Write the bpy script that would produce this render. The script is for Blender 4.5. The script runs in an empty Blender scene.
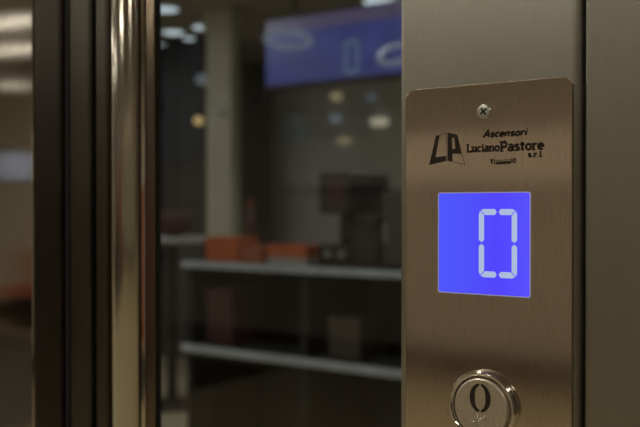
import bpy, bmesh, math, random
from mathutils import Vector, Matrix
random.seed(4)
S = bpy.context.scene
COL = S.collection

# ------------------------------------------------------------------ camera
FPX = 889.0
TH, PITCH = math.radians(35.5), math.radians(0.42)
CAM = Vector((0, -0.411, 1.25))
cd = bpy.data.cameras.new('camera'); cam = bpy.data.objects.new('camera', cd); COL.objects.link(cam)
cam.location = CAM; cam.rotation_euler = (math.pi / 2 - PITCH, 0, TH)
cd.sensor_width = 36; cd.lens = FPX / 640 * 36
cd.clip_start = 0.01; cd.clip_end = 60
cd.dof.use_dof = True; cd.dof.focus_distance = 0.437; cd.dof.aperture_fstop = 9.5
S.camera = cam
# ------------------------------------------------------------------ world, exposure
w = bpy.data.worlds.new('world'); S.world = w; w.use_nodes = True
w.node_tree.nodes['Background'].inputs[0].default_value = (0.9, 0.85, 0.75, 1)
w.node_tree.nodes['Background'].inputs[1].default_value = 0.02
vs = S.view_settings
vs.view_transform = 'Standard'; vs.look = 'None'; vs.gamma = 1; vs.use_curve_mapping = False
vs.exposure = 0.0
LAMP = 55.0          # radiance of the unseen ceiling lamps added to light the hall

# ------------------------------------------------------------------ pixel -> point (direction only; the plane gives the distance)
_r = Vector((math.cos(TH), math.sin(TH), 0)); _fh = Vector((-math.sin(TH), math.cos(TH), 0))
_f = _fh * math.cos(PITCH) - Vector((0, 0, math.sin(PITCH))); _u = _r.cross(_f)
def ray(x, y): return _f + _r * ((x - 320) / FPX) + _u * ((213.5 - y) / FPX)
def P(x, y, Y=0.0):
    d = ray(x, y); return CAM + d * ((Y - CAM.y) / d.y)
def Pz(x, y, z):
    d = ray(x, y); return CAM + d * ((z - CAM.z) / d.z)

# ------------------------------------------------------------------ materials
def lin(c):
    return tuple(((v / 255) / 12.92 if v / 255 <= .04045 else ((v / 255 + .055) / 1.055) ** 2.4) for v in c) + (1,)
def base_mat(name):
    m = bpy.data.materials.new(name); m.use_nodes = True
    nt = m.node_tree; return m, nt, nt.nodes['Principled BSDF']
def noise_node(nt, scale3, detail=3, nscale=1.0):
    tc = nt.nodes.new('ShaderNodeTexCoord'); mp = nt.nodes.new('ShaderNodeMapping')
    mp.inputs['Scale'].default_value = scale3
    nz = nt.nodes.new('ShaderNodeTexNoise'); nz.inputs['Scale'].default_value = nscale; nz.inputs['Detail'].default_value = detail
    nt.links.new(tc.outputs['Object'], mp.inputs['Vector']); nt.links.new(mp.outputs['Vector'], nz.inputs['Vector'])
    return nz
def ramp2(nt, fac, a, b, p0=.3, p1=.7):
    r = nt.nodes.new('ShaderNodeValToRGB'); e = r.color_ramp.elements
    e[0].position = p0; e[1].position = p1; e[0].color = a; e[1].color = b
    nt.links.new(fac, r.inputs['Fac']); return r
def mat(name, col, rough=.6, metal=0.0, var=.12, scale=(14, 14, 14), spec=.5, emit=None, estr=0.0):
    m, nt, b = base_mat(name)
    nz = noise_node(nt, scale)
    a = tuple(v * (1 - var) for v in col[:3]) + (1,); c = tuple(min(1, v * (1 + var)) for v in col[:3]) + (1,)
    r = ramp2(nt, nz.outputs['Fac'], a, c); nt.links.new(r.outputs['Color'], b.inputs['Base Color'])
    b.inputs['Roughness'].default_value = rough; b.inputs['Metallic'].default_value = metal
    b.inputs['Specular IOR Level'].default_value = spec
    if emit: b.inputs['Emission Color'].default_value = emit; b.inputs['Emission Strength'].default_value = estr
    return m
def steel(name, col, rough, aniso=.75, streak=.10, smudge=.06, tangent=(1, 0, 0), grain=(2600, 2600, 70)):
    """brushed stainless steel: vertical grain, reflections spread sideways"""
    m, nt, b = base_mat(name)
    g = noise_node(nt, grain, 2); s = noise_node(nt, (9, 9, 14), 4)
    a = tuple(v * (1 - streak) for v in col) + (1,); c = tuple(v * (1 + streak) for v in col) + (1,)
    r = ramp2(nt, g.outputs['Fac'], a, c); nt.links.new(r.outputs['Color'], b.inputs['Base Color'])
    mr = nt.nodes.new('ShaderNodeMapRange'); mr.inputs['From Min'].default_value = .3; mr.inputs['From Max'].default_value = .7
    mr.inputs['To Min'].default_value = rough - smudge; mr.inputs['To Max'].default_value = rough + smudge
    nt.links.new(s.outputs['Fac'], mr.inputs['Value']); nt.links.new(mr.outputs['Result'], b.inputs['Roughness'])
    b.inputs['Metallic'].default_value = 1.0; b.inputs['Anisotropic'].default_value = aniso
    cx = nt.nodes.new('ShaderNodeCombineXYZ')
    for i in range(3): cx.inputs[i].default_value = tangent[i]
    nt.links.new(cx.outputs[0], b.inputs['Tangent'])
    bp = nt.nodes.new('ShaderNodeBump'); bp.inputs['Strength'].default_value = .05; bp.inputs['Distance'].default_value = .0002
    nt.links.new(g.outputs['Fac'], bp.inputs['Height']); nt.links.new(bp.outputs['Normal'], b.inputs['Normal'])
    return m
def emis(name, col, strength, var=.03, scale=(20, 20, 20)):
    m, nt, b = base_mat(name)
    nz = noise_node(nt, scale)
    r = ramp2(nt, nz.outputs['Fac'], tuple(v * (1 - var) for v in col[:3]) + (1,), tuple(v * (1 + var) for v in col[:3]) + (1,))
    b.inputs['Base Color'].default_value = (.02, .02, .02, 1); b.inputs['Roughness'].default_value = .35
    nt.links.new(r.outputs['Color'], b.inputs['Emission Color']); b.inputs['Emission Strength'].default_value = strength
    return m
def glass(name, tint):
    m = bpy.data.materials.new(name); m.use_nodes = True; nt = m.node_tree; nt.nodes.clear()
    o = nt.nodes.new('ShaderNodeOutputMaterial'); mx = nt.nodes.new('ShaderNodeMixShader'); fr = nt.nodes.new('ShaderNodeFresnel')
    ge = nt.nodes.new('ShaderNodeNewGeometry'); mp = nt.nodes.new('ShaderNodeMapRange')   # thin pane: both faces reflect alike
    mp.inputs['To Min'].default_value = 1.5; mp.inputs['To Max'].default_value = 1 / 1.5
    nt.links.new(ge.outputs['Backfacing'], mp.inputs['Value']); nt.links.new(mp.outputs['Result'], fr.inputs['IOR'])
    t = nt.nodes.new('ShaderNodeBsdfTransparent'); t.inputs[0].default_value = tint
    g = nt.nodes.new('ShaderNodeBsdfGlossy'); g.inputs['Roughness'].default_value = .015
    nt.links.new(fr.outputs[0], mx.inputs[0]); nt.links.new(t.outputs[0], mx.inputs[1]); nt.links.new(g.outputs[0], mx.inputs[2])
    nt.links.new(mx.outputs[0], o.inputs[0]); return m
def wood_floor(name):
    m, nt, b = base_mat(name)
    nz = noise_node(nt, (1.2, 14, 1), 5)
    r = ramp2(nt, nz.outputs['Fac'], (.42, .34, .22, 1), (.54, .46, .31, 1)); nt.links.new(r.outputs['Color'], b.inputs['Base Color'])
    b.inputs['Roughness'].default_value = .38
    return m

M = {}
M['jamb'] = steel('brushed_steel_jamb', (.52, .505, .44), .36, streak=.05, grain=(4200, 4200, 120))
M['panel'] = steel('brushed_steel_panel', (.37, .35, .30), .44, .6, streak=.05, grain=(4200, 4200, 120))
M['plate'] = steel('brushed_bronze_steel', (.68, .58, .49), .13, .8, streak=.12, smudge=.03)
M['pillar'] = steel('brushed_steel_pillar', (.72, .67, .57), .055, .5, streak=.08, smudge=.02)
M['stile'] = steel('polished_steel_stile', (.54, .51, .43), .13, .6, streak=.04, smudge=.03, tangent=(0, 0, 1))
M['strip'] = steel('bronze_strip_steel', (.21, .165, .12), .16, .8, streak=.04, smudge=.02, tangent=(0, 0, 1))
M['dark_steel'] = steel('dark_bronze_steel', (.065, .055, .046), .34, .6)
M['dark_steel2'] = steel('grey_bronze_steel', (.12, .108, .09), .34, .6)
M['chrome'] = mat('chrome', (.80, .77, .72, 1), .08, 1.0, .02)
M['button'] = steel('satin_button_steel', (.74, .68, .60), .36, .2, grain=(900, 900, 900))
M['screw'] = steel('screw_steel', (.56, .55, .50), .36, .0, grain=(900, 900, 900))
M['black'] = mat('black_rubber_and_shade', (.012, .012, .012, 1), .7)
M['ink'] = mat('dark_etched_print', (.030, .022, .016, 1), .55, 0, .1, (900, 900, 900), spec=.2)
M['inkline'] = mat('fine_etched_line', (.10, .075, .055, 1), .5, 0, .1, (900, 900, 900), spec=.3)
M['glass'] = glass('smoked_door_glass', (.80, .81, .80, 1))

# ------------------------------------------------------------------ mesh helpers
def W(o):
    v = Vector((0, 0, 0))
    while o: v = v + o.location; o = o.parent
    return v
def obj(name, bm, m, parent=None, smooth=False):
    """one mesh object from a bmesh in world coordinates, its origin at its own base centre"""
    bmesh.ops.recalc_face_normals(bm, faces=bm.faces)
    vs_ = [v.co for v in bm.verts]
    c = Vector(((min(v.x for v in vs_) + max(v.x for v in vs_)) / 2, (min(v.y for v in vs_) + max(v.y for v in vs_)) / 2, min(v.z for v in vs_)))
    bmesh.ops.translate(bm, verts=bm.verts, vec=-c)
    me = bpy.data.meshes.new(name); bm.to_mesh(me); bm.free(); me.materials.append(m)
    if smooth:
        for p in me.polygons: p.use_smooth = True
    o = bpy.data.objects.new(name, me); COL.objects.link(o); o.location = c - (W(parent) if parent else Vector((0, 0, 0))); o.parent = parent
    return o
def dup(o, pos, parent):
    c = o.copy(); COL.objects.link(c); c.parent = parent; c.location = Vector(pos) - W(parent); return c
def tag(o, label, cat, group=None):
    o['label'] = label; o['category'] = cat
    if group: o['group'] = group
    return o
def thing(name, loc, label, cat, group=None):
    e = bpy.data.objects.new(name, None); COL.objects.link(e); e.location = loc; e.empty_display_size = .05
    return tag(e, label, cat, group)
def struct(o): o['kind'] = 'structure'; return o
def box(x0, x1, y0, y1, z0, z1, bev=0.0, seg=2, bm=None):
    b = bmesh.new()
    bmesh.ops.create_cube(b, size=1)
    for v in b.verts:
        v.co = Vector(((x0 + x1) / 2 + v.co.x * (x1 - x0), (y0 + y1) / 2 + v.co.y * (y1 - y0), (z0 + z1) / 2 + v.co.z * (z1 - z0)))
    if bev: bmesh.ops.bevel(b, geom=b.edges[:], offset=bev, segments=seg, affect='EDGES', profile=.5)
    if bm is None: return b
    me = bpy.data.meshes.new('t'); b.to_mesh(me); b.free(); bm.from_mesh(me); bpy.data.meshes.remove(me); return bm
def prism(poly, y0, y1, bm=None):
    """poly = [(x, z)] facing -y, extruded from y0 (front) to y1"""
    b = bm or bmesh.new()
    f = [b.verts.new((x, y0, z)) for x, z in poly]; k = [b.verts.new((x, y1, z)) for x, z in poly]
    b.faces.new(f); b.faces.new(k[::-1]); n = len(poly)
    for i in range(n): b.faces.new((f[i], k[i], k[(i + 1) % n], f[(i + 1) % n]))
    return b
def lathe_y(cx, cz, prof, n=64, bm=None, caps=True):
    """prof = [(radius, y)], turned about an axis along y"""
    b = bm or bmesh.new(); rings = []
    for r, y in prof:
        rings.append([b.verts.new((cx + r * math.cos(2 * math.pi * i / n), y, cz + r * math.sin(2 * math.pi * i / n))) for i in range(n)])
    for a, c in zip(rings, rings[1:]):
        for i in range(n): b.faces.new((a[i], a[(i + 1) % n], c[(i + 1) % n], c[i]))
    if caps: b.faces.new(rings[0]); b.faces.new(rings[-1][::-1])
    return b
def lathe_z(cx, cy, prof, n=32):
    b = bmesh.new(); rings = []
    for r, z in prof:
        rings.append([b.verts.new((cx + r * math.cos(2 * math.pi * i / n), cy + r * math.sin(2 * math.pi * i / n), z)) for i in range(n)])
    for a, c in zip(rings, rings[1:]):
        for i in range(n): b.faces.new((a[i], a[(i + 1) % n], c[(i + 1) % n], c[i]))
    b.faces.new(rings[0]); b.faces.new(rings[-1][::-1]); return b
def tube(pts, r, n=8, closed=False, bm=None):
    b = bm or bmesh.new(); rings = []; N = len(pts); pts = [Vector(p) for p in pts]
    for i, p in enumerate(pts):
        t = (pts[(i + 1) % N] - pts[i - 1]) if closed else (pts[min(i + 1, N - 1)] - pts[max(i - 1, 0)])
        t.normalize(); a = t.cross(Vector((0, 0, 1)))
        if a.length < 1e-4: a = t.cross(Vector((1, 0, 0)))
        a.normalize(); c = t.cross(a)
        rings.append([b.verts.new(p + a * r * math.cos(2 * math.pi * k / n) + c * r * math.sin(2 * math.pi * k / n)) for k in range(n)])
    for i in range(N if closed else N - 1):
        A, B_ = rings[i], rings[(i + 1) % N]
        for k in range(n): b.faces.new((A[k], A[(k + 1) % n], B_[(k + 1) % n], B_[k]))
    if not closed: b.faces.new(rings[0]); b.faces.new(rings[-1][::-1])
    return b
def strip(pts, wd, y, bm, closed=False, dep=.00005):
    """a flat stroke of width wd along [(x, z)] on the plane y (print)"""
    N = len(pts); L, R = [], []
    for i, p in enumerate(pts):
        p = Vector(p); a = Vector(pts[(i - 1) % N]) if (i > 0 or closed) else None; c = Vector(pts[(i + 1) % N]) if (i < N - 1 or closed) else None
        d1 = (p - a).normalized() if a is not None else None; d2 = (c - p).normalized() if c is not None else None
        if d1 is None: d1 = d2
        if d2 is None: d2 = d1
        n1 = Vector((-d1.y, d1.x)); n2 = Vector((-d2.y, d2.x)); n = n1 + n2
        if n.length < .2: n = n1
        n.normalize(); k = wd / 2 / max(.45, n.dot(n1))
        L.append(bm.verts.new((p.x + n.x * k, y, p.y + n.y * k))); R.append(bm.verts.new((p.x - n.x * k, y, p.y - n.y * k)))
    for i in range(N if closed else N - 1):
        j = (i + 1) % N
        f = bm.faces.new((L[i], L[j], R[j], R[i]))
    return bm
def flat_obj(name, bm, m, parent):
    """print lying on a face towards -y"""
    for f in bm.faces:
        f.normal_update()
        if f.normal.y > 0: f.normal_flip()
    vs_ = [v.co for v in bm.verts]
    c = Vector((sum(v.x for v in vs_) / len(vs_), vs_[0].y, min(v.z for v in vs_)))
    bmesh.ops.translate(bm, verts=bm.verts, vec=-c)
    me = bpy.data.meshes.new(name); bm.to_mesh(me); bm.free(); me.materials.append(m)
    o = bpy.data.objects.new(name, me); COL.objects.link(o); o.location = c - W(parent); o.parent = parent
    return o
def arc(cx, cy, rx, ry, a0, a1, n=12):
    return [(cx + rx * math.cos(math.radians(a0 + (a1 - a0) * i / n)), cy + ry * math.sin(math.radians(a0 + (a1 - a0) * i / n))) for i in range(n + 1)]

# ================================================================== THE HALL
X0, X1, Y0, Y1, H = -9.6, 3.2, -5.5, 6.4, 2.66
M['floor'] = wood_floor('wooden_floor')
M['ceil'] = mat('ceiling_paint', (.42, .39, .34, 1), .8)
M['wall'] = mat('beige_wall_paint', (.46, .41, .34, 1), .85, 0, .05, (3, 3, 3))
M['wall_grey'] = mat('grey_wall_paint', (.66, .66, .64, 1), .85, 0, .08, (2, 2, 2))
M['wall_dark'] = mat('dark_wall_paint', (.14, .125, .105, 1), .85, 0, .08, (2, 2, 2))
M['skirting'] = mat('dark_skirting', (.05, .035, .025, 1), .6)
struct(obj('floor', box(X0 - .1, X1 + .1, Y0 - .1, Y1 + .1, -.06, 0), M['floor']))
struct(obj('ceiling', box(X0 - .1, X1 + .1, Y0 - .1, Y1 + .1, H, H + .06), M['ceil']))
struct(obj('wall_front', box(X0, X1, Y0 - .1, Y0, 0, H), M['wall']))
struct(obj('wall_back', box(X0, X1, Y1, Y1 + .1, 0, H), M['wall_grey']))
struct(obj('wall_left', box(X0 - .1, X0, Y0, Y1, 0, H), M['wall']))
struct(obj('wall_right', box(X1, X1 + .1, Y0, Y1, 0, H), M['wall_dark']))
struct(obj('baseboard_front', box(X0, X1, Y0, Y0 + .02, 0, .19, .004), M['skirting']))

# ------------------------------------------------------------------ ceiling lamps
M['lampglow'] = emis('warm_fill_glow', (1, .94, .79, 1), LAMP)
M['coolglow'] = emis('cool_lamp_glow', (.78, .92, 1, 1), 1.1)
M['stripglow'] = emis('strip_lamp_glow', (1, .93, .84, 1), 2.2)
M['whiteglow'] = emis('white_fill_glow', (.90, .97, 1, 1), LAMP)
M['lampring'] = mat('white_lamp_ring', (.6, .58, .55, 1), .4)
def downlight(x, y, r, glow, label, group=None):
    t = thing('ceiling_downlight', (x, y, H), label, 'ceiling lamp', group)
    obj('trim_ring', lathe_z(x, y, [(r * 1.25, H), (r * 1.22, H - .012), (r * 1.02, H - .016), (r * 1.0, H - .004)], 24), M['lampring'], t, True)
    obj('diffuser', lathe_z(x, y, [(r, H - .0175), (r * .98, H - .021), (r * .5, H - .023)], 24), glow, t, True)
    return t
for ix in range(4):
    for iy in range(2):
        downlight(-6.6 + ix * 2.7, -1.2 - iy * 2.3, .15, M['lampglow'], 'unseen warm lamp added to light the hall in front of the elevator', 'unseen warm lamps in front of the elevator')  # out of view; added to light the hall and its reflections
for x, y in ((-1.6, 1.3), (-4.6, 1.3), (-.9, 4.2), (-7.6, 2.6), (-2.3, 3.6), (-4.3, 3.0)):
    downlight(x, y, .13, M['whiteglow'], 'unseen white fill lamp over the counter side of the hall', 'unseen white fill lamps over the counter')  # added out of view to brighten the counter and back wall
downlight(-8.5, -2.2, .15, M['lampglow'], 'unseen warm fill lamp over the rug near the far corner', 'unseen warm lamps in front of the elevator')  # unseen; added to brighten the corner that the pillar reflects
# lamps seen through the glass
for i, (px, py, r, lab) in enumerate([
    (166, 10, .085, 'bright round ceiling lamp beside the glass door frame, nearest the elevator'),
    (173, 33, .085, 'bright round ceiling lamp in the further row, beside the glass door frame'),
    (203, 28, .08, 'bright round ceiling lamp in the further row above the pale column'),
    (381, 2, .12, 'large cool white ceiling lamp above the blue screen'),
    (189, 39, .05, 'faint small ceiling lamp between the two bright lamps of the further row'),
    (163, 46, .05, 'faint small ceiling lamp over the dark cabinet')]):
    p = Pz(px, py, H - .02)
    downlight(p.x, p.y, r, M['coolglow'], lab, 'cool lamps seen through the glass')

# ================================================================== THE ELEVATOR FRONT
Ht = H - .004
XJ0, XJ1 = -.2410, -.1432          # jamb
jr = .0045
jl = .0028
jp = [(XJ0, .085)] + [(XJ0 + jl - jl * math.cos(a * math.pi / 16), jl - jl * math.sin(a * math.pi / 16)) for a in range(9)] + [(XJ1 - jr, 0)]
jp += [(XJ1 - jr + jr * math.sin(a * math.pi / 20), jr - jr * math.cos(a * math.pi / 20)) for a in range(1, 11)] + [(XJ1, .085)]
b = bmesh.new(); lo = [b.verts.new((x, y, 0)) for x, y in jp]; hi = [b.verts.new((x, y, Ht)) for x, y in jp]; b.faces.new(lo); b.faces.new(hi[::-1])
for i in range(len(lo)): b.faces.new((lo[i], hi[i], hi[(i + 1) % len(lo)], lo[(i + 1) % len(lo)]))
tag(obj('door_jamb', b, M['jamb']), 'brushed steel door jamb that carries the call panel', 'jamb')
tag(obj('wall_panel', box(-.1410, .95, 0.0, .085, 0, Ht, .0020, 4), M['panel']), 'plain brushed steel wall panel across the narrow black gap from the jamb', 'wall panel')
tag(obj('gap_shade', box(XJ1 + .0002, -.1412, .012, .08, 0, Ht), M['black']), 'black shade seal in the gap between jamb and plain panel', 'filler')  # black strip stands in for the shade inside the gap
# glass door: everything sits a few millimetres behind the jamb face
def ux(px, Y): return P(px, 200, Y).x
DYF, DYS = .004, .009                    # front of the wide stile, front of the inner beads
gd = thing('glass_door', (-.37, .02, 0), 'tall glass elevator door with polished steel stile beside the jamb', 'door')
x_d0, x_s0, x_s1 = ux(94.5, DYF), ux(106, DYF), ux(134, DYF)
x_b0 = ux(140, DYS); x_b1 = ux(145, DYS); x_e1 = ux(155, DYS); x_g1 = ux(158.3, .0112)
obj('side_strip', box(x_d0, x_s0 - .0002, DYF + .001, .0135, 0, Ht, .002, 3), M['dark_steel2'], gd)
prof = [(x_s0 + (x_s1 - x_s0) * i / 16, DYF + .0035 * abs(i / 8 - 1) ** 2.6) for i in range(17)]
b = bmesh.new(); lo = [b.verts.new((x, y, 0)) for x, y in prof] + [b.verts.new((x_s1, .0135, 0)), b.verts.new((x_s0, .0135, 0))]
hi = [b.verts.new((v.co.x, v.co.y, Ht)) for v in lo]
n = len(lo); b.faces.new(lo); b.faces.new(hi[::-1])
for i in range(n): b.faces.new((lo[i], hi[i], hi[(i + 1) % n], lo[(i + 1) % n]))
so = obj('stile', b, M['stile'], gd); so['label'] = 'polished steel stile'
for p in so.data.polygons: p.use_smooth = abs(p.normal.z) < .5 and p.normal.y < -.3
obj('edge_bead', box(max(x_b0, x_s1 + .0002), x_b1, DYS, .0135, 0, Ht, .0012, 3), M['pillar'], gd)
obj('edge_strip', box(x_b1 + .0002, x_e1, DYS, .0135, 0, Ht, .0012, 3), M['strip'], gd)
obj('gasket', box(x_e1 + .0002, x_g1, .0112, .0135, 0, Ht, .0008), M['black'], gd)
obj('pane', box(x_s0, XJ0 - .002, .0137, .0217, .0, Ht), M['glass'], gd)['label'] = 'dark reflective glass pane'
# posts beside the door
xB0, xB1 = ux(68.5, .004), ux(90, .004); xA0, xA1 = ux(33.6, 0), ux(60.5, 0)
tag(obj('shaft_post', box(xB0, xB1, .004, .05, 0, Ht, .0025, 3), M['dark_steel2']), 'slim dark grey post next to the polished door stile', 'post')
tag(obj('shaft_post', box(xA0, xA1, .0, .05, 0, Ht, .0025, 3), M['dark_steel']), 'wider near-black brown post next to the brushed steel pillar', 'post')
tag(obj('gap_shade', box(xA1 + .0002, xB0 - .0002, .004, .048, 0, Ht), M['black']), 'black shade seal between the two dark posts', 'filler')  # dark fill in place of the shade between the posts
tag(obj('gap_shade', box(xB1 + .0002, x_d0 - .0002, .009, .048, 0, Ht), M['black']), 'black shade seal between slim post and polished stile', 'filler')  # dark fill in place of the shade beside the stile
tag(obj('steel_pillar', box(-1.25, xA0 - .0003, 0, .085, 0, Ht, .0015, 3), M['pillar']), 'brushed steel pillar with bright lamp reflections beside the dark post', 'pillar')

# ================================================================== THE CALL PANEL
FY = -.0016                                   # front of the faceplate
cp = thing('call_panel', (-.1921, -.0008, 1.095), 'bronze-toned brushed steel elevator call panel with blue display and round button', 'call panel')
def rrect(x0, x1, z0, z1, r, n=8):
    o = []
    for cx, cz, a in ((x1 - r, z1 - r, 0), (x0 + r, z1 - r, 90), (x0 + r, z0 + r, 180), (x1 - r, z0 + r, 270)):
        o += arc(cx, cz, r, r, a, a + 90, n)
    return o
px0, px1, pz0, pz1 = P(405.2, 250, FY).x, P(573, 90, FY).x, 1.095, P(490, 83.0, FY).z
b = bmesh.new(); loops = []
for ins, y in [(0, -.00005)] + [(.0007 * (1 - math.cos(a * math.pi / 10)), FY + .0007 * (1 - math.sin(a * math.pi / 10))) for a in range(6)]:
    loops.append([b.verts.new((x, y, z)) for x, z in rrect(px0 + ins, px1 - ins, pz0 + ins, pz1 - ins, .0048 - ins)])
for A, B_ in zip(loops, loops[1:]):
    for i in range(len(A)): b.faces.new((A[i], A[(i + 1) % len(A)], B_[(i + 1) % len(A)], B_[i]))
b.faces.new(loops[-1]); b.faces.new(loops[0][::-1])
obj('faceplate', b, M['plate'], cp)
PY = FY - .00006                              # print on the faceplate
def pp(x, y, Y=FY): q = P(x, y, Y); return (q.x, q.z)

# screw
sx, sz = pp(484.3, 111.6)
sc = obj('screw', lathe_y(sx, sz, [(.0037, FY + .0001), (.0037, FY - .0005), (.00355, FY - .0008), (.0031, FY - .00098), (.0020, FY - .00105), (.0008, FY - .0011)], 32), M['screw'], cp, True)
b = bmesh.new()
for a in (38, 128):
    c, s = math.cos(math.radians(a)), math.sin(math.radians(a))
    pr = [(-.0021, -.00046), (.0021, -.00046), (.0021, .00046), (-.0021, .00046)]
    prism([(sx + c * u - s * v, sz + s * u + c * v) for u, v in pr], FY - .00116, FY - .0009, b)
obj('cross_slot', b, M['black'], sc)

# display
dx0, dx1 = P(438, 240, FY - .0004).x, P(530.6, 240, FY - .0004).x
dz0, dz1 = P(484, 295.2, FY - .0004).z, P(484, 192.0, FY - .0004).z
m, nt, bs = base_mat('blue_backlight')
tc = nt.nodes.new('ShaderNodeTexCoord'); sp = nt.nodes.new('ShaderNodeSeparateXYZ'); nt.links.new(tc.outputs['Generated'], sp.inputs[0])
rm = nt.nodes.new('ShaderNodeValToRGB'); e = rm.color_ramp.elements
e[0].position = 0; e[0].color = lin((72, 84, 255)); e[1].position = 1; e[1].color = lin((84, 78, 255))
e2 = e.new(.3); e2.color = lin((74, 78, 252)); e3 = e.new(.65); e3.color = lin((78, 64, 255))
nt.links.new(sp.outputs['X'], rm.inputs['Fac'])
bs.inputs['Base Color'].default_value = (.02, .02, .05, 1); bs.inputs['Roughness'].default_value = .2
nt.links.new(rm.outputs['Color'], bs.inputs['Emission Color']); bs.inputs['Emission Strength'].default_value = .97
M['blue'] = m
M['rim'] = mat('screen_rim_light_leak', (.5, .5, .6, 1), .25, emit=(.42, .38, .85, 1), estr=.2)  # faint emission stands in for backlight leaking round the edge
M['segment'] = emis('pale_segment', lin((170, 186, 218)), 1.0, .02, (60, 60, 60))
DY = FY - .0003
b = bmesh.new()
o_ = rrect(dx0, dx1, dz0, dz1, .0012, 4); i_ = rrect(dx0 + .0005, dx1 - .0005, dz0 + .0005, dz1 - .0005, .0009, 4)
def ringmesh(b, o_, i_, yf, yb):
    n = len(o_); L = [[b.verts.new((x, y, z)) for x, z in pl] for pl, y in ((o_, yb), (o_, yf), (i_, yf), (i_, yb))]
    for A, B_ in zip(L, L[1:] + L[:1]):
        for i in range(n): b.faces.new((A[i], A[(i + 1) % n], B_[(i + 1) % n], B_[i]))
    return b
disp = obj('display', prism(i_, DY, FY + .0001), M['blue'], cp); disp['label'] = 'square blue backlit display showing 0'
obj('rim', ringmesh(b, o_, i_, DY - .0002, FY + .0001), M['rim'], disp)
# eight segments of the 0
gx0, gz1 = pp(479.2, 209.2); gx1, gz0 = pp(517.3, 278.6)
gz1 = pp(498, 209.0)[1]; gz0 = pp(498, 277.8)[1]
gm, gh = (gx0 + gx1) / 2, (gz0 + gz1) / 2; sw = .0030; g = .00018; ch = .0026
SY = DY - .00012
def mir(poly, sxm, szm): return [(2 * gm - x if sxm else x, 2 * gh - z if szm else z) for x, z in poly]
horiz = [(gx0 + ch, gz1), (gm - .0016, gz1), (gm - .0005, gz1 - sw / 2), (gm - .0016, gz1 - sw), (gx0 + sw + .0002, gz1 - sw), (gx0 + .0010, gz1 - .0007)]
vert = [(gx0 + .0007, gz1 - .0010), (gx0 + sw - g, gz1 - sw - .0003), (gx0 + sw - g, gh + .0016), (gx0 + sw / 2, gh + .0004), (gx0, gh + .0016), (gx0, gz1 - ch)]
for poly in (horiz, vert):
    for a in (0, 1):
        for c in (0, 1):
            obj('segment', prism(mir(poly, a, c), SY, DY + .00002), M['segment'], disp)

# button
BY = FY - .0040
bcx, bcz = pp(480.3, 407.6, BY)
rf = .0146
ring = obj('button', lathe_y(bcx + .0004, bcz, [(.0184, FY + .0001), (.0184, FY - .0016), (.0182, FY - .0030), (.0177, FY - .0041), (.0169, FY - .0045), (.0163, FY - .0042), (.0157, FY - .0034), (.0153, FY - .0020), (.0152, FY - .0012)], 96), M['chrome'], cp, True)
ring['label'] = 'round push button with chrome ring'
face = obj('button_face', lathe_y(bcx, bcz, [(rf, FY - .0011), (rf, BY + .0009), (rf - .0003, BY + .0003), (rf - .0009, BY), (rf * .5, BY), (.001, BY)], 96), M['button'], ring)
for p in face.data.polygons: p.use_smooth = False
# stencil 0
zx, zz = pp(480.1, 398.0, BY); b = bmesh.new()
for s in (1, -1):
    for A0, A1 in ((-84, 84),):
        pts = arc(0, 0, .0043, .0066, A0, A1, 20); wds = [.0010 + .0019 * math.cos(math.radians(A0 + (A1 - A0) * i / 20)) ** .7 if abs(A0 + (A1 - A0) * i / 20) < 89 else .0010 for i in range(21)]
        L, R = [], []
        for (x, z), wv in zip(pts, wds):
            d = Vector((x, z)).normalized()
            L.append(b.verts.new((zx + s * (x + d.x * wv / 2), BY - .00008, zz + z + d.y * wv / 2 * .8))); R.append(b.verts.new((zx + s * (x - d.x * wv / 2), BY - .00008, zz + z - d.y * wv / 2 * .8)))
        for i in range(20): b.faces.new((L[i], L[i + 1], R[i + 1], R[i]))
flat_obj('numeral', b, M['ink'], ring)['label'] = 'black stencilled 0'
first = None
for qx, qy in ((477.9, 416.3), (477.6, 419.4), (477.3, 422.5), (473.9, 422.3), (485.4, 416.7), (485.1, 419.8), (481.6, 419.6)):
    dx, dz = pp(qx, qy, BY)
    if first is None:
        first = obj('braille_dot', lathe_y(dx, dz, [(.00078, BY + .00002), (.00074, BY - .0004), (.00045, BY - .0007), (.0001, BY - .0008)], 16), M['chrome'], ring, True); off = W(first) - Vector((dx, 0, dz))
    else: dup(first, Vector((dx, 0, dz)) + off, ring)

# ------------------------------------------------------------------ etched emblem and lettering
def lp(x, y): return pp(x / 10.17 + 425, y / 10.17 + 128)
b = bmesh.new()
strip([lp(150, 72), lp(216, 52)], .00028, PY, b); strip([lp(222, 44), lp(219, 342)], .00028, PY, b)
strip([lp(375, 262), lp(403, 369), lp(280, 346)], .00030, PY, b)
em = flat_obj('emblem', b, M['inkline'], cp); em['label'] = 'etched LP emblem'
def polyface(b, pts): return b.faces.new([b.verts.new((x, PY - .00002, z)) for x, z in pts])
b = bmesh.new()
Lp = [lp(*q) for q in ((112, 78), (150, 72), (106, 298), (213, 283), (213, 335), (42, 378))]
polyface(b, [Lp[0], Lp[1], Lp[2], Lp[5]]); polyface(b, [Lp[2], Lp[3], Lp[4], Lp[5]])
flat_obj('letter', b, M['ink'], em)
b = bmesh.new()
q = lambda *a: [lp(*v) for v in a]
polyface(b, q((232, 48), (272, 56), (280, 345), (228, 335)))
polyface(b, q((272, 56), (330, 70), (338, 106), (270, 96)))
polyface(b, q((300, 100), (338, 106), (375, 262), (314, 262)))
polyface(b, q((272, 212), (316, 212), (316, 262), (276, 262)))
flat_obj('letter', b, M['ink'], em)

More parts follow.
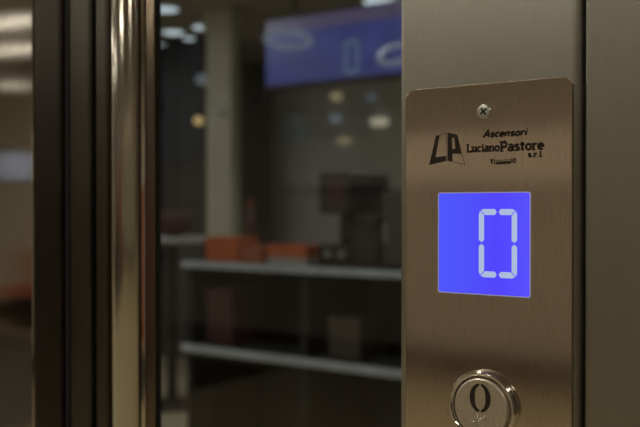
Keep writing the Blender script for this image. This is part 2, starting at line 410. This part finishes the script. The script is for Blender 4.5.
# a small stroke alphabet: name -> (advance, strokes, slab feet)
XH = .68
GL = {
 'A': (.80, [[(.04, 0), (.40, 1), (.76, 0)], [(.18, .33), (.62, .33)]], [(.04, 0), (.76, 0)]),
 'L': (.66, [[(.16, 1), (.16, .05), (.60, .05), (.60, .24)]], [(.16, 1), (.16, .05)]),
 'P': (.74, [[(.18, 0), (.18, .95), (.42, .95)] + arc(.42, .69, .24, .26, 90, -90, 8) + [(.18, .43)]], [(.18, 0), (.15, .95)]),
 'a': (.62, [arc(.30, XH - .18, .19, .16, 150, 0, 6) + [(.49, 0)], arc(.28, .20, .19, .17, 10, 350, 12)], [(.55, .04)]),
 'c': (.56, [arc(.30, XH / 2, .23, XH / 2 - .05, 50, 310, 12)], []),
 'e': (.60, [[(.07, XH / 2 + .02), (.51, XH / 2 + .02)] + arc(.30, XH / 2, .23, XH / 2 - .05, 10, 315, 13)], []),
 'i': (.32, [[(.16, 0), (.16, XH)], [(.16, .84), (.16, 1.0)]], [(.16, 0), (.12, XH - .03)]),
 'l': (.32, [[(.16, 0), (.16, 1)]], [(.16, 0), (.12, .97)]),
 'n': (.66, [[(.14, 0), (.14, XH)], [(.14, XH - .22)] + arc(.32, XH - .22, .18, .17, 170, 0, 8) + [(.50, 0)]], [(.14, .02), (.50, .02), (.10, XH - .03)]),
 'o': (.62, [arc(.31, XH / 2, .23, XH / 2 - .05, 0, 360, 16)], []),
 'r': (.50, [[(.14, 0), (.14, XH)], [(.14, XH - .24)] + arc(.32, XH - .22, .18, .17, 170, 40, 6)], [(.15, .02), (.10, XH - .03)]),
 's': (.54, [arc(.28, XH - .19, .18, .14, 30, 250, 8) + arc(.27, .19, .19, .14, 80, -150, 8)], []),
 't': (.46, [[(.20, .92), (.20, .16)] + arc(.32, .16, .12, .11, 180, 300, 5), [(.03, XH - .03), (.42, XH - .03)]], []),
 'u': (.66, [[(.14, XH)] + [(.14, .22)] + arc(.32, .22, .18, .17, 180, 350, 8), [(.50, XH), (.50, 0)]], [(.10, XH - .03), (.46, XH - .03), (.54, .02)]),
 '.': (.28, [[(.14, 0), (.14, .14)]], []),
}
def lettering(txt, A, B_, cap, weight, slab=True, shear=0.0, label=None):
    """A, B_ = pixel ends of the baseline on the faceplate; cap = capital height in metres"""
    (x0, z0), (x1, z1) = pp(*A), pp(*B_); tot = sum(GL[c][0] for c in txt); kx = (x1 - x0) / tot; zb = (z0 + z1) / 2
    b = bmesh.new(); cur = 0
    for c in txt:
        adv, strokes, feet = GL[c]
        T = lambda p: (x0 + (cur + p[0]) * kx + shear * p[1] * cap, zb + p[1] * cap)
        for s in strokes: strip([T(p) for p in s], weight, PY, b)
        if slab:
            for fx, fy in feet: strip([T((fx - .16, fy)), T((fx + .16, fy))], weight * .60, PY - .00001, b)
        cur += adv
    o = flat_obj('lettering', b, M['ink'], cp); o['label'] = label; return o
lettering('Ascensori', (483.0, 137.6), (526.8, 134.9), .0032, .00108, False, .32, 'etched italic word Ascensori')
lettering('Luciano', (466.6, 152.3), (499.6, 150.9), .0039, .00106, True, 0, 'etched slab-serif word Luciano')
lettering('Pastore', (499.6, 151.0), (544.2, 149.6), .0046, .00122, True, 0, 'etched heavy slab-serif word Pastore')
lettering('s.r.l.', (527.8, 156.9), (543.6, 156.5), .0025, .00085, True, 0, 'etched small letters s.r.l.')
# small ornament under the name
b = bmesh.new()
def op(x, y): return pp(463 + x / 7.53, 125 + y / 7.53)
wl = .00058
strip([op(205, 262), op(228, 260)], wl, PY, b); strip([op(216, 262), op(218, 292)], wl * 1.5, PY, b)
strip([op(240, 258), op(232, 274), op(244, 292)], wl, PY, b); strip([op(244, 292), op(358, 286)], wl, PY, b); strip([op(238, 266), op(356, 262)], wl * .6, PY, b)
for i in range(6):
    x = 254 + i * 18; strip([op(x, 276 - i * .8), op(x + 5, 288 - i * .8), op(x + 10, 274 - i * .8)], wl * 1.5, PY, b)
strip([op(362, 254), op(370, 268), op(358, 286)], wl, PY, b); strip([op(376, 256), op(400, 253)], wl, PY, b)
strip([op(378, 256), op(380, 284), op(392, 282), op(395, 256)], wl, PY, b)
flat_obj('ornament', b, M['ink'], cp)['label'] = 'tiny etched ornament under the name'

# ================================================================== SEEN THROUGH THE GLASS
M['white_edge'] = mat('pale_steel_edge', (.54, .61, .68, 1), .35, .1)
M['dark_top'] = mat('dark_counter_top', (.05, .05, .05, 1), .5)
M['dark_body'] = mat('dark_counter_body', (.018, .018, .018, 1), .7)
M['orange'] = mat('orange_card', (.50, .11, .03, 1), .6)
M['orange_dim'] = mat('dull_orange_card', (.36, .10, .04, 1), .6)  # duller orange than the bright carton
M['pale'] = mat('pale_card', (.42, .41, .38, 1), .7)
M['column'] = mat('beige_column_paint', (.46, .42, .31, 1), .7, 0, .12, (3, 3, 2))
M['cab_blue'] = mat('dark_blue_grey_lacquer', (.04, .05, .07, 1), .4)
M['cab_brown'] = mat('dark_mauve_brown_lacquer', (.075, .058, .055, 1), .5)
M['cab_grey'] = mat('dark_grey_lacquer', (.085, .088, .085, 1), .5)
M['maroon'] = mat('maroon_card', (.07, .02, .02, 1), .7)
M['dark_machine'] = mat('dark_machine_plastic', (.03, .022, .02, 1), .45)
M['red_dim'] = mat('dull_red_plastic', (.10, .03, .027, 1), .5)
M['cloth'] = mat('pale_blue_cloth', (.66, .82, 1, 1), .8)
M['dark_brown'] = mat('dark_brown_card', (.07, .055, .04, 1), .7)
M['brown_wood'] = mat('brown_wood', (.22, .14, .08, 1), .5)

CY = 2.40                                   # front plane of the counter
ct = P(300, 266.5, CY).z; cb = P(300, 273.5, CY).z
lt = P(300, 358, CY).z; lb = P(300, 366, CY).z
cxl = P(182, 266, CY).x; cxr = .55
counter = thing('display_counter', ((cxl + cxr) / 2, CY + .25, 0), 'long dark counter with two pale steel edged shelves behind the glass', 'counter')
obj('worktop', box(cxl, cxr, CY + .012, CY + .55, cb, ct - .001, .002), M['dark_top'], counter)
obj('edge_band', box(cxl - .006, cxr, CY - .004, CY + .012, cb, ct, .004), M['white_edge'], counter)['label'] = 'pale steel band along the worktop'
obj('lower_shelf', box(cxl, cxr, CY + .012, CY + .50, lb, lt - .001, .002), M['dark_top'], counter)
obj('edge_band', box(cxl - .006, cxr, CY - .004, CY + .012, lb, lt, .004), M['white_edge'], counter)['label'] = 'pale steel band along the lower shelf'
obj('back_panel', box(cxl, cxr, CY + .50, CY + .53, 0, cb), M['dark_body'], counter)
for k in (0, .19, .38, .57, .76, .99):
    x = cxl + (cxr - cxl) * k
    obj('upright', box(x, x + .03, CY + .03, CY + .498, 0, lb - .0005), M['dark_body'], counter)
    obj('upright', box(x, x + .03, CY + .03, CY + .498, lt, cb - .0005), M['dark_body'], counter)
def on_counter(px0, px1, py, Y, d, m, name, label, cat, z0=None, bev=.004, group=None):
    a, c = P(px0, py, Y), P(px1, py, Y); zt = a.z
    return tag(obj(name, box(a.x, c.x, Y, Y + d, (ct if z0 is None else z0) + .0003, zt, bev), m), label, cat, group)
# orange cartons (body, lid)
def carton(px0, px1, py, Y, d, m, label, z0=None, lid=None):
    a, c = P(px0, py, Y), P(px1, py, Y); z0 = (ct if z0 is None else z0) + .0003; zt = P((px0 + px1) / 2, py, Y).z
    t = thing('carton', ((a.x + c.x) / 2, Y + d / 2, z0), label, 'box')
    zs = zt - (zt - z0) * .28
    obj('body', box(a.x + .002, c.x - .002, Y + .002, Y + d - .002, z0, zs, .002), m, t)
    obj('lid', box(a.x, c.x, Y, Y + d, zs - .004, zt, .002), lid or m, t)
    return t
carton(205, 237, 237, CY + .03, .14, M['orange'], 'bright orange carton on the counter in front of the beige column')
carton(240, 262, 246, CY + .03, .12, M['orange_dim'], 'dull orange carton on the counter beside the bright orange one')
t = carton(267, 306, 258, CY + .03, .16, M['pale'], 'flat pale carton under an orange tray on the counter')
zt_ = P(286, 258, CY + .03).z
a, c = P(267, 245, CY + .035), P(306, 245, CY + .035)
tr = thing('tray', ((a.x + c.x) / 2, CY + .11, zt_), 'orange tray lying on the flat pale carton', 'tray')
zz_ = P(286, 245, CY + .035).z
obj('base', box(a.x, c.x, CY + .035, CY + .185, zt_ + .0004, zt_ + .008, .002), M['orange'], tr)
b = box(a.x, c.x, CY + .035, CY + .042, zt_ + .0082, zz_, .001); box(a.x, c.x, CY + .178, CY + .185, zt_ + .0082, zz_, .001, bm=b)
box(a.x, a.x + .007, CY + .0422, CY + .1778, zt_ + .0082, zz_, .001, bm=b); box(c.x - .007, c.x, CY + .0422, CY + .1778, zt_ + .0082, zz_, .001, bm=b)
obj('side_wall', b, M['orange'], tr)
# slim reddish bottle
p = P(250, 200, CY + .32); r = .028; z0 = ct + .0003; h = p.z - z0
t = thing('bottle', (p.x, CY + .32, z0), 'slim reddish bottle standing on the counter behind the dull carton', 'bottle')
obj('body', lathe_z(p.x, CY + .32, [(r, z0), (r, z0 + h * .6), (r * .8, z0 + h * .68), (r * .4, z0 + h * .76), (r * .38, z0 + h * .9)], 20), M['red_dim'], t, True)
obj('cap', lathe_z(p.x, CY + .32, [(r * .45, z0 + h * .9), (r * .45, z0 + h)], 20), M['orange_dim'], t)
# dark machine
Y = CY + .12
a, c = P(318, 172, Y), P(352, 172, Y); z0 = ct + .0003; zt = a.z; hz = zt - z0
t = thing('counter_machine', ((a.x + c.x) / 2, Y + .14, z0), 'dark upright machine with red front badge on the counter', 'machine')
obj('base', box(a.x, c.x, Y, Y + .30, z0, z0 + hz * .22, .006), M['dark_machine'], t)
obj('column', box(a.x + .01, c.x - .01, Y + .14, Y + .295, z0 + hz * .22, z0 + hz * .55, .006), M['dark_machine'], t)
hd = obj('head', box(a.x, a.x + (c.x - a.x) * .95, Y, Y + .30, z0 + hz * .55, zt, .012), M['dark_machine'], t)
obj('badge', lathe_y((a.x + c.x) / 2 + .01, z0 + hz * .78, [(.035, Y - .006), (.035, Y + .001)], 20), M['red_dim'], hd)
for k in (.3, .7): obj('knob', lathe_y(a.x + (c.x - a.x) * k, z0 + hz * .12, [(.012, Y - .012), (.014, Y + .001)], 14), M['pale'], t)
# lower dark machine beside it
Y = CY + .12
a, c = P(354, 214, Y), P(378, 214, Y)
t = thing('counter_box', ((a.x + c.x) / 2, Y + .1, ct), 'low black-brown box with a rounded lid beside the dark machine', 'box')
hz = a.z - ct
obj('body', box(a.x, c.x, Y, Y + .22, ct + .0003, ct + hz * .75, .004), M['dark_machine'], t)
obj('lid', box(a.x + .004, c.x - .004, Y + .004, Y + .216, ct + hz * .75, a.z, .016, 4), M['dark_machine'], t)
a, c = P(381, 190, Y), P(415, 190, Y)
t = thing('counter_cabinet', ((a.x + c.x) / 2, Y + .1, ct), 'dark mauve-brown cabinet on the counter against the door jamb', 'cabinet')
obj('body', box(a.x, c.x, Y + .012, Y + .26, ct + .0003, a.z, .004), M['cab_brown'], t)
dr = obj('door', box(a.x + .006, c.x - .006, Y, Y + .0118, ct + .01, a.z - .01, .003), M['cab_brown'], t)
obj('handle', box(a.x + .02, a.x + .03, Y - .014, Y - .0002, ct + .10, ct + .17, .003), M['pale'], dr)
# things on the lower shelf
def shelf_box(px0, px1, py, m, label):
    carton(px0, px1, py, CY + .06, .2, m, label, z0=lt)
shelf_box(206, 232, 288, M['maroon'], 'maroon carton on the lower shelf of the counter')
shelf_box(328, 360, 318, M['dark_brown'], 'low dark brown carton on the lower shelf of the counter')

# column with small light spots
KY = 4.3
a, c = P(206, 100, KY), P(231, 100, KY)
col = thing('column', ((a.x + c.x) / 2, KY + .05, 0), 'pale beige flat column behind the counter', 'column')
obj('shaft', box(a.x, c.x, KY, KY + .10, .12, H - .14, .006), M['column'], col)
obj('base', box(a.x - .03, c.x + .03, KY - .03, KY + .13, 0, .1195, .006), M['column'], col)
obj('capital', box(a.x - .02, c.x + .02, KY - .02, KY + .12, H - .1395, H - .001, .006), M['column'], col)
# cabinets either side of the column
def cabinet(px0, px1, ptop, Y, d, m, label, split=.5, m2=None):
    a, c = P(px0, ptop, Y), P(px1, ptop, Y)
    t = thing('tall_cabinet', ((a.x + c.x) / 2, Y + d / 2, 0), label, 'cabinet')
    zt = min(a.z, H - .05); zs = zt * split
    obj('body', box(a.x, c.x, Y + .02, Y + d, 0, zt, .004), m2 or m, t)
    mid = (a.x + c.x) / 2
    for x0, x1, hx in ((a.x + .004, mid - .002, mid - .04), (mid + .002, c.x - .004, mid + .03)):
        for z0, z1, mm in ((.06, zs - .004, m2 or m), (zs + .004, zt - .008, m)):
            dd = obj('door', box(x0, x1, Y, Y + .0195, z0, z1, .003), mm, t)
            obj('handle', box(hx, hx + .012, Y - .02, Y - .0003, (z0 + z1) / 2 - .06, (z0 + z1) / 2 + .06, .003), M['dark_machine'], dd)
    return t
cabinet(120, 203, 50, 4.9, .5, M['cab_blue'], 'tall cabinet with dark blue upper doors left of the column'.replace('left of', 'beside'), .62, M['cab_brown'])
cabinet(229, 259, 60, 6.16, .2, M['cab_grey'], 'tall plain dark grey cabinet between the column and the bare grey wall', .5)
for x0_, x1_, z_, lab in ((-1.75, -.85, 2.1, 'tall grey cabinet standing alone on the bare grey wall'), (-.45, .75, 1.7, 'wide lower grey cabinet on the bare grey wall')):
    t = thing('tall_cabinet', ((x0_ + x1_) / 2, 6.2, 0), lab, 'cabinet'); md = (x0_ + x1_) / 2
    obj('body', box(x0_, x1_, 6.02, 6.39, 0, z_, .004), M['cab_grey'], t)
    for p0, p1, hx in ((x0_ + .004, md - .002, md - .05), (md + .002, x1_ - .004, md + .04)):
        dd = obj('door', box(p0, p1, 6.0, 6.0195, .06, z_ - .01, .003), M['cab_grey'], t)
        obj('handle', box(hx, hx + .012, 5.98, 5.9997, z_ * .5, z_ * .5 + .14, .003), M['dark_machine'], dd)
# blue display reflected in the glass, built as a hung panel behind it
QY = 4.0
xl = P(266, 60, QY).x; xr = P(450, 60, QY).x; zt = P(330, 12, QY).z; zb = P(330, 79, QY).z
scn = thing('screen_reflection', ((xl + xr) / 2, QY + .03, zb), 'wide blue screen with a pale 0 reflected in the glass, built as a hung panel', 'screen')
M['screenblue'] = emis('dim_blue_screen', lin((70, 78, 170)), .42, .35, (2.5, 2.5, 4))
M['mauve'] = emis('dim_mauve_header', lin((120, 108, 150)), .40, .2, (2, 2, 2))
M['screen0'] = emis('pale_screen_digit', lin((120, 150, 190)), .38)
obj('housing', box(xl - .015, xr + .015, QY + .012, QY + .07, zb - .03, zt + .015, .006), M['dark_machine'], scn)
pn = obj('glow_face', box(xl, xr, QY, QY + .0118, zb, zt - .085, .001), M['screenblue'], scn)
obj('header', box(xl, xr, QY, QY + .0118, zt - .083, zt, .001), M['mauve'], scn)
c0 = P(352, 57, QY); hw, hh = .030, .105
b = bmesh.new(); o_ = [(c0.x + x, c0.z + z) for x, z in rrect(-.052, .052, -hh, hh, .03, 5)]; i_ = [(c0.x + x, c0.z + z) for x, z in rrect(-.028, .028, -hh + .026, hh - .026, .012, 5)]
obj('digit', ringmesh(b, o_, i_, QY - .004, QY - .0002), M['screen0'], pn)
for k in (.15, .85):
    x = xl + (xr - xl) * k; obj('hanger', tube([(x, QY + .04, zt + .015), (x, QY + .04, H - .001)], .012), M['dark_machine'], scn)
# pale crescents reflected in the glass, built as glowing rings behind it
M['ringglow'] = emis('dim_ring_glow', lin((165, 175, 200)), .38)
def crescent_reflection(px, py, Y, rad, tilt, turn, label):
    c = P(px, py, Y)
    t = thing('crescent_reflection', (c.x, Y, c.z), label, 'lamp reflection')
    R = Matrix.Rotation(math.radians(turn), 3, 'Z') @ Matrix.Rotation(math.radians(tilt), 3, 'X')
    pts = [c + R @ Vector((rad * math.cos(a * math.pi / 20), rad * math.sin(a * math.pi / 20), 0)) for a in range(40)]
    obj('glow_ring', tube(pts, .016, 8, True), M['ringglow'], t, True)
    top = Vector((c.x, Y, H - .02))
    obj('ceiling_rose', lathe_z(c.x, Y, [(.05, H - .02), (.05, H - .001)], 20), M['dark_machine'], t)
    for k in (0, 13, 27): obj('cord', tube([pts[k], top], .002, 5), M['dark_machine'], t)
crescent_reflection(288, 40, 3.55, .125, -8, 20, 'ring for a crescent reflected in the glass, low before the screen near the grey cabinet')
crescent_reflection(397, 54, 3.55, .095, 38, 10, 'smaller tilted ring for a crescent reflected in the glass, before the screen near the jamb')

# pale blue arched cloth on the back wall
CYb = Y1 - .03
def wp(x, y): q_ = P(x, y, CYb); return q_.x, q_.z
pts_o = [wp(*v) for v in ((282, 142), (284, 128), (289, 117), (295, 112), (301, 117), (304, 130), (304, 142), (298, 142), (297, 131), (294, 126), (290, 131), (289, 142))]
cl = prism(pts_o, CYb - .03, CYb + .02)
pg = thing('hanging_cloth', (wp(293, 142)[0], CYb, wp(293, 142)[1]), 'pale blue arched cloth hanging on the grey wall below the screen', 'cloth')
obj('drape', cl, M['cloth'], pg); hx, hz_ = wp(294, 112)
obj('hook', tube([(hx, Y1 - .001, hz_ + .02), (hx, CYb - .03, hz_ + .02), (hx, CYb - .035, hz_ + .035)], .008), M['dark_machine'], pg)
# small light spots reflected in the glass, built as glowing plates behind it
def reflected_spot(px, py, Y, rw, rh, col_, s, label):
    c = P(px, py, Y)
    t = thing('reflected_spot', (c.x, Y, c.z), label, 'wall lamp')
    prof = rrect(-rw, rw, -rh, rh, min(rw, rh) * .95, 5); big = rrect(-rw * 1.15, rw * 1.15, -rh * 1.2, rh * 1.2, min(rw, rh), 5)
    obj('back_plate', prism([(c.x + x, c.z + z) for x, z in big], Y - .012, Y - .0005), M['lampring'], t)
    obj('diffuser', prism([(c.x + x, c.z + z) for x, z in prof], Y - .05, Y - .0125), emis('reflected_spot_glow', col_, s * .42), t)
warm, pale_ = (1, .85, .5, 1), (.75, .9, 1, 1)
BW = Y1
reflected_spot(338, 97, BW, .05, .035, warm, .75, 'small yellowish reflected spot on the grey wall, topmost below the screen')
reflected_spot(337, 119, BW, .05, .035, pale_, .45, 'small whitish reflected spot on the grey wall between two yellowish ones')
reflected_spot(346, 141, BW, .065, .03, warm, .55, 'small yellowish reflected spot on the grey wall, lowest of three')
reflected_spot(381, 122, BW, .085, .035, (1, .93, .7, 1), 1.1, 'bright elongated cream reflected spot on the grey wall near the jamb')
reflected_spot(373, 97, BW, .05, .04, pale_, .25, 'faint bluish reflected spot on the grey wall above the elongated one')
reflected_spot(201, 121, 4.9, .032, .032, (1, .72, .3, 1), 1.6, 'small amber reflected spot on the blue cabinet door beside the column')
reflected_spot(222, 108, KY, .045, .05, (1, .95, .7, 1), .30, 'cream reflected spot set on the beige column')
reflected_spot(238, 112, 6.16, .04, .045, pale_, .35, 'faint whitish reflected spot on the grey cabinet beside the column')
reflected_spot(204, 80, 4.9, .045, .04, pale_, .40, 'faint whitish reflected spot at the top of the blue cabinet')

# round low table at the cabinet
TY = 3.6
c = P(172, 237, TY); rr = .30
t = thing('round_table', (c.x, TY, 0), 'round dark table with a pale rim before the blue cabinet', 'table')
obj('top', lathe_z(c.x, TY, [(rr - .01, c.z - .03), (rr, c.z - .025), (rr, c.z - .004), (rr - .006, c.z)], 40), M['pale'], t)
obj('stem', lathe_z(c.x, TY, [(.04, .03), (.03, .1), (.03, c.z - .0305)], 20), M['dark_machine'], t)
obj('foot', lathe_z(c.x, TY, [(.20, 0), (.20, .015), (.05, .0295)], 30), M['dark_machine'], t)
q_ = P(175, 214, TY)
t2 = thing('bowl', (q_.x, TY, c.z), 'reddish brown bowl on the round table', 'bowl')
obj('shell', lathe_z(q_.x, TY, [(.05, c.z + .0003), (.06, c.z + .01), (.10, c.z + .06), (.115, q_.z)], 28), M['maroon'], t2, True)
obj('rim', lathe_z(q_.x, TY, [(.116, q_.z + .0002), (.119, q_.z + .006), (.112, q_.z + .008)], 28), M['brown_wood'], t2, True)

# ================================================================== IN FRONT OF THE ELEVATOR (unseen, placed for their reflections in the steel)
def mirror(px, py, Yt):            # where the reflection at a pixel points to, on the plane y = Yt
    d = ray(px, py); d = Vector((d.x, -d.y, d.z)); c = Vector((CAM.x, -CAM.y, CAM.z)); return c + d * ((Yt - c.y) / d.y)
def mirror_z(px, py, z):
    d = ray(px, py); d = Vector((d.x, -d.y, d.z)); c = Vector((CAM.x, -CAM.y, CAM.z)); return c + d * ((z - c.z) / d.z)
# ceiling strips reflected by the pillar
for py, ln in ((22, .35), (50, .40)):
    p = mirror_z(13, py, H - .03)
    t = thing('strip_light', (p.x, p.y, H), 'short strip light on the ceiling towards the far corner', 'ceiling lamp', 'strip lights towards the far corner')
    obj('body', box(p.x - ln, p.x + ln, p.y - .06, p.y + .06, H - .025, H - .001, .004), M['lampring'], t)
    obj('diffuser', box(p.x - ln + .02, p.x + ln - .02, p.y - .05, p.y + .05, H - .04, H - .0255, .004), M['stripglow'], t)
p = mirror(16, 86, Y0)
t = thing('wall_strip_light', (p.x, Y0, p.z), 'short strip light high on the front wall', 'wall lamp')
obj('body', box(p.x - .25, p.x + .25, Y0 + .0005, Y0 + .03, p.z - .06, p.z + .06, .004), M['lampring'], t)
obj('diffuser', box(p.x - .23, p.x + .23, Y0 + .0302, Y0 + .05, p.z - .045, p.z + .045, .004), emis('dim_strip_glow', (1, .92, .8, 1), .8), t)
a, c = mirror(36, 152, Y0), mirror(4, 180, Y0)
t = thing('wall_emitter', ((a.x + c.x) / 2, Y0 + .02, c.z), 'unseen added pale blue monitor on the front wall', 'emitter')  # unseen glow added for the bluish patch reflected in the pillar
mx0, mx1 = max(X0 + .05, min(a.x, c.x)), max(a.x, c.x)
obj('housing', box(mx0 - .02, mx1 + .02, Y0 + .0005, Y0 + .04, c.z - .02, a.z + .02, .004), M['black'], t)
obj('glow_face', box(mx0, mx1, Y0 + .0402, Y0 + .046, c.z, a.z, .001), emis('pale_blue_glow', (.52, .58, .80, 1), .5, .15, (3, 3, 3)), t)
a, c = mirror(36, 252, Y0 + .5), mirror(-4, 290, Y0 + .5)
bx0, bx1 = max(X0 + .05, min(a.x, c.x)), max(a.x, c.x)
t = thing('bench', ((bx0 + bx1) / 2, Y0 + .3, 0), 'unseen red upholstered bench, added to reflect in the pillar', 'bench')  # unseen; placed for the reddish patch reflected in the pillar
M['red_seat'] = mat('red_upholstery', (.34, .09, .06, 1), .7)
obj('seat', box(bx0, bx1, Y0 + .05, Y0 + .52, .36, .45, .02, 3), M['red_seat'], t)
obj('backrest', box(bx0, bx1, Y0 + .03, Y0 + .12, .4502, a.z, .02, 3), M['red_seat'], t)
for x in (bx0 + .05, bx1 - .1): obj('leg', box(x, x + .05, Y0 + .1, Y0 + .46, 0, .3598, .004), M['skirting'], t)
rg = thing('rug', (-6.4, -3.6, 0), 'unseen dark brown rug on the wooden floor, added to darken its reflection', 'rug')  # unseen; put down to darken the floor reflected in the pillar
M['rug'] = mat('dark_brown_rug', (.055, .045, .038, 1), .95, 0, .3, (60, 60, 60))
obj('pile', box(-8.5, -4.27, -4.85, -2.3, .0005, .012, .003), M['rug'], rg)
fr = bmesh.new()
for x0_, x1_, y0_, y1_ in ((-8.56, -8.501, -4.91, -2.24), (-4.269, -4.21, -4.91, -2.24), (-8.5, -4.27, -4.91, -4.851), (-8.5, -4.27, -2.299, -2.24)): box(x0_, x1_, y0_, y1_, .0005, .013, .002, bm=fr)
obj('border', fr, M['skirting'], rg)
# unseen pale board and red box, added for their reflections in the steel
M['board'] = mat('pale_board', (.85, .76, .67, 1), .6)
x0, x1 = -4.6, -.9
zt, zb = mirror(490, 128, Y0).z, mirror(490, 185, Y0).z
nb = thing('reflector_board', ((x0 + x1) / 2, Y0 + .02, zb), 'unseen long pale board added to reflect in the faceplate', 'board')
obj('board', box(x0, x1, Y0 + .0005, Y0 + .025, zb, zt, .003), M['board'], nb)
fr = box(x0 - .03, x1 + .03, Y0 + .0005, Y0 + .035, zt + .0003, zt + .03, .003); box(x0 - .03, x1 + .03, Y0 + .0005, Y0 + .035, zb - .03, zb - .0003, .003, bm=fr)
obj('frame', fr, M['skirting'], nb)
a, c = mirror(126, 186, Y0 + .3), mirror(112, 226, Y0 + .3)
rc = thing('red_reflector', ((a.x + c.x) / 2, Y0 + .2, 0), 'unseen added red locker with white top against the front wall', 'reflector')
xl_, xr_ = min(a.x, c.x), max(a.x, c.x); zr = a.z
obj('body', box(xl_, xr_, Y0 + .0205, Y0 + .3, 0, zr, .006), mat('red_paint', (.62, .08, .04, 1), .5), rc)
obj('top', box(xl_ - .01, xr_ + .01, Y0 + .0205, Y0 + .31, zr + .0003, mirror(119, 168, Y0 + .3).z, .006), mat('white_paint', (.75, .78, .8, 1), .5), rc)
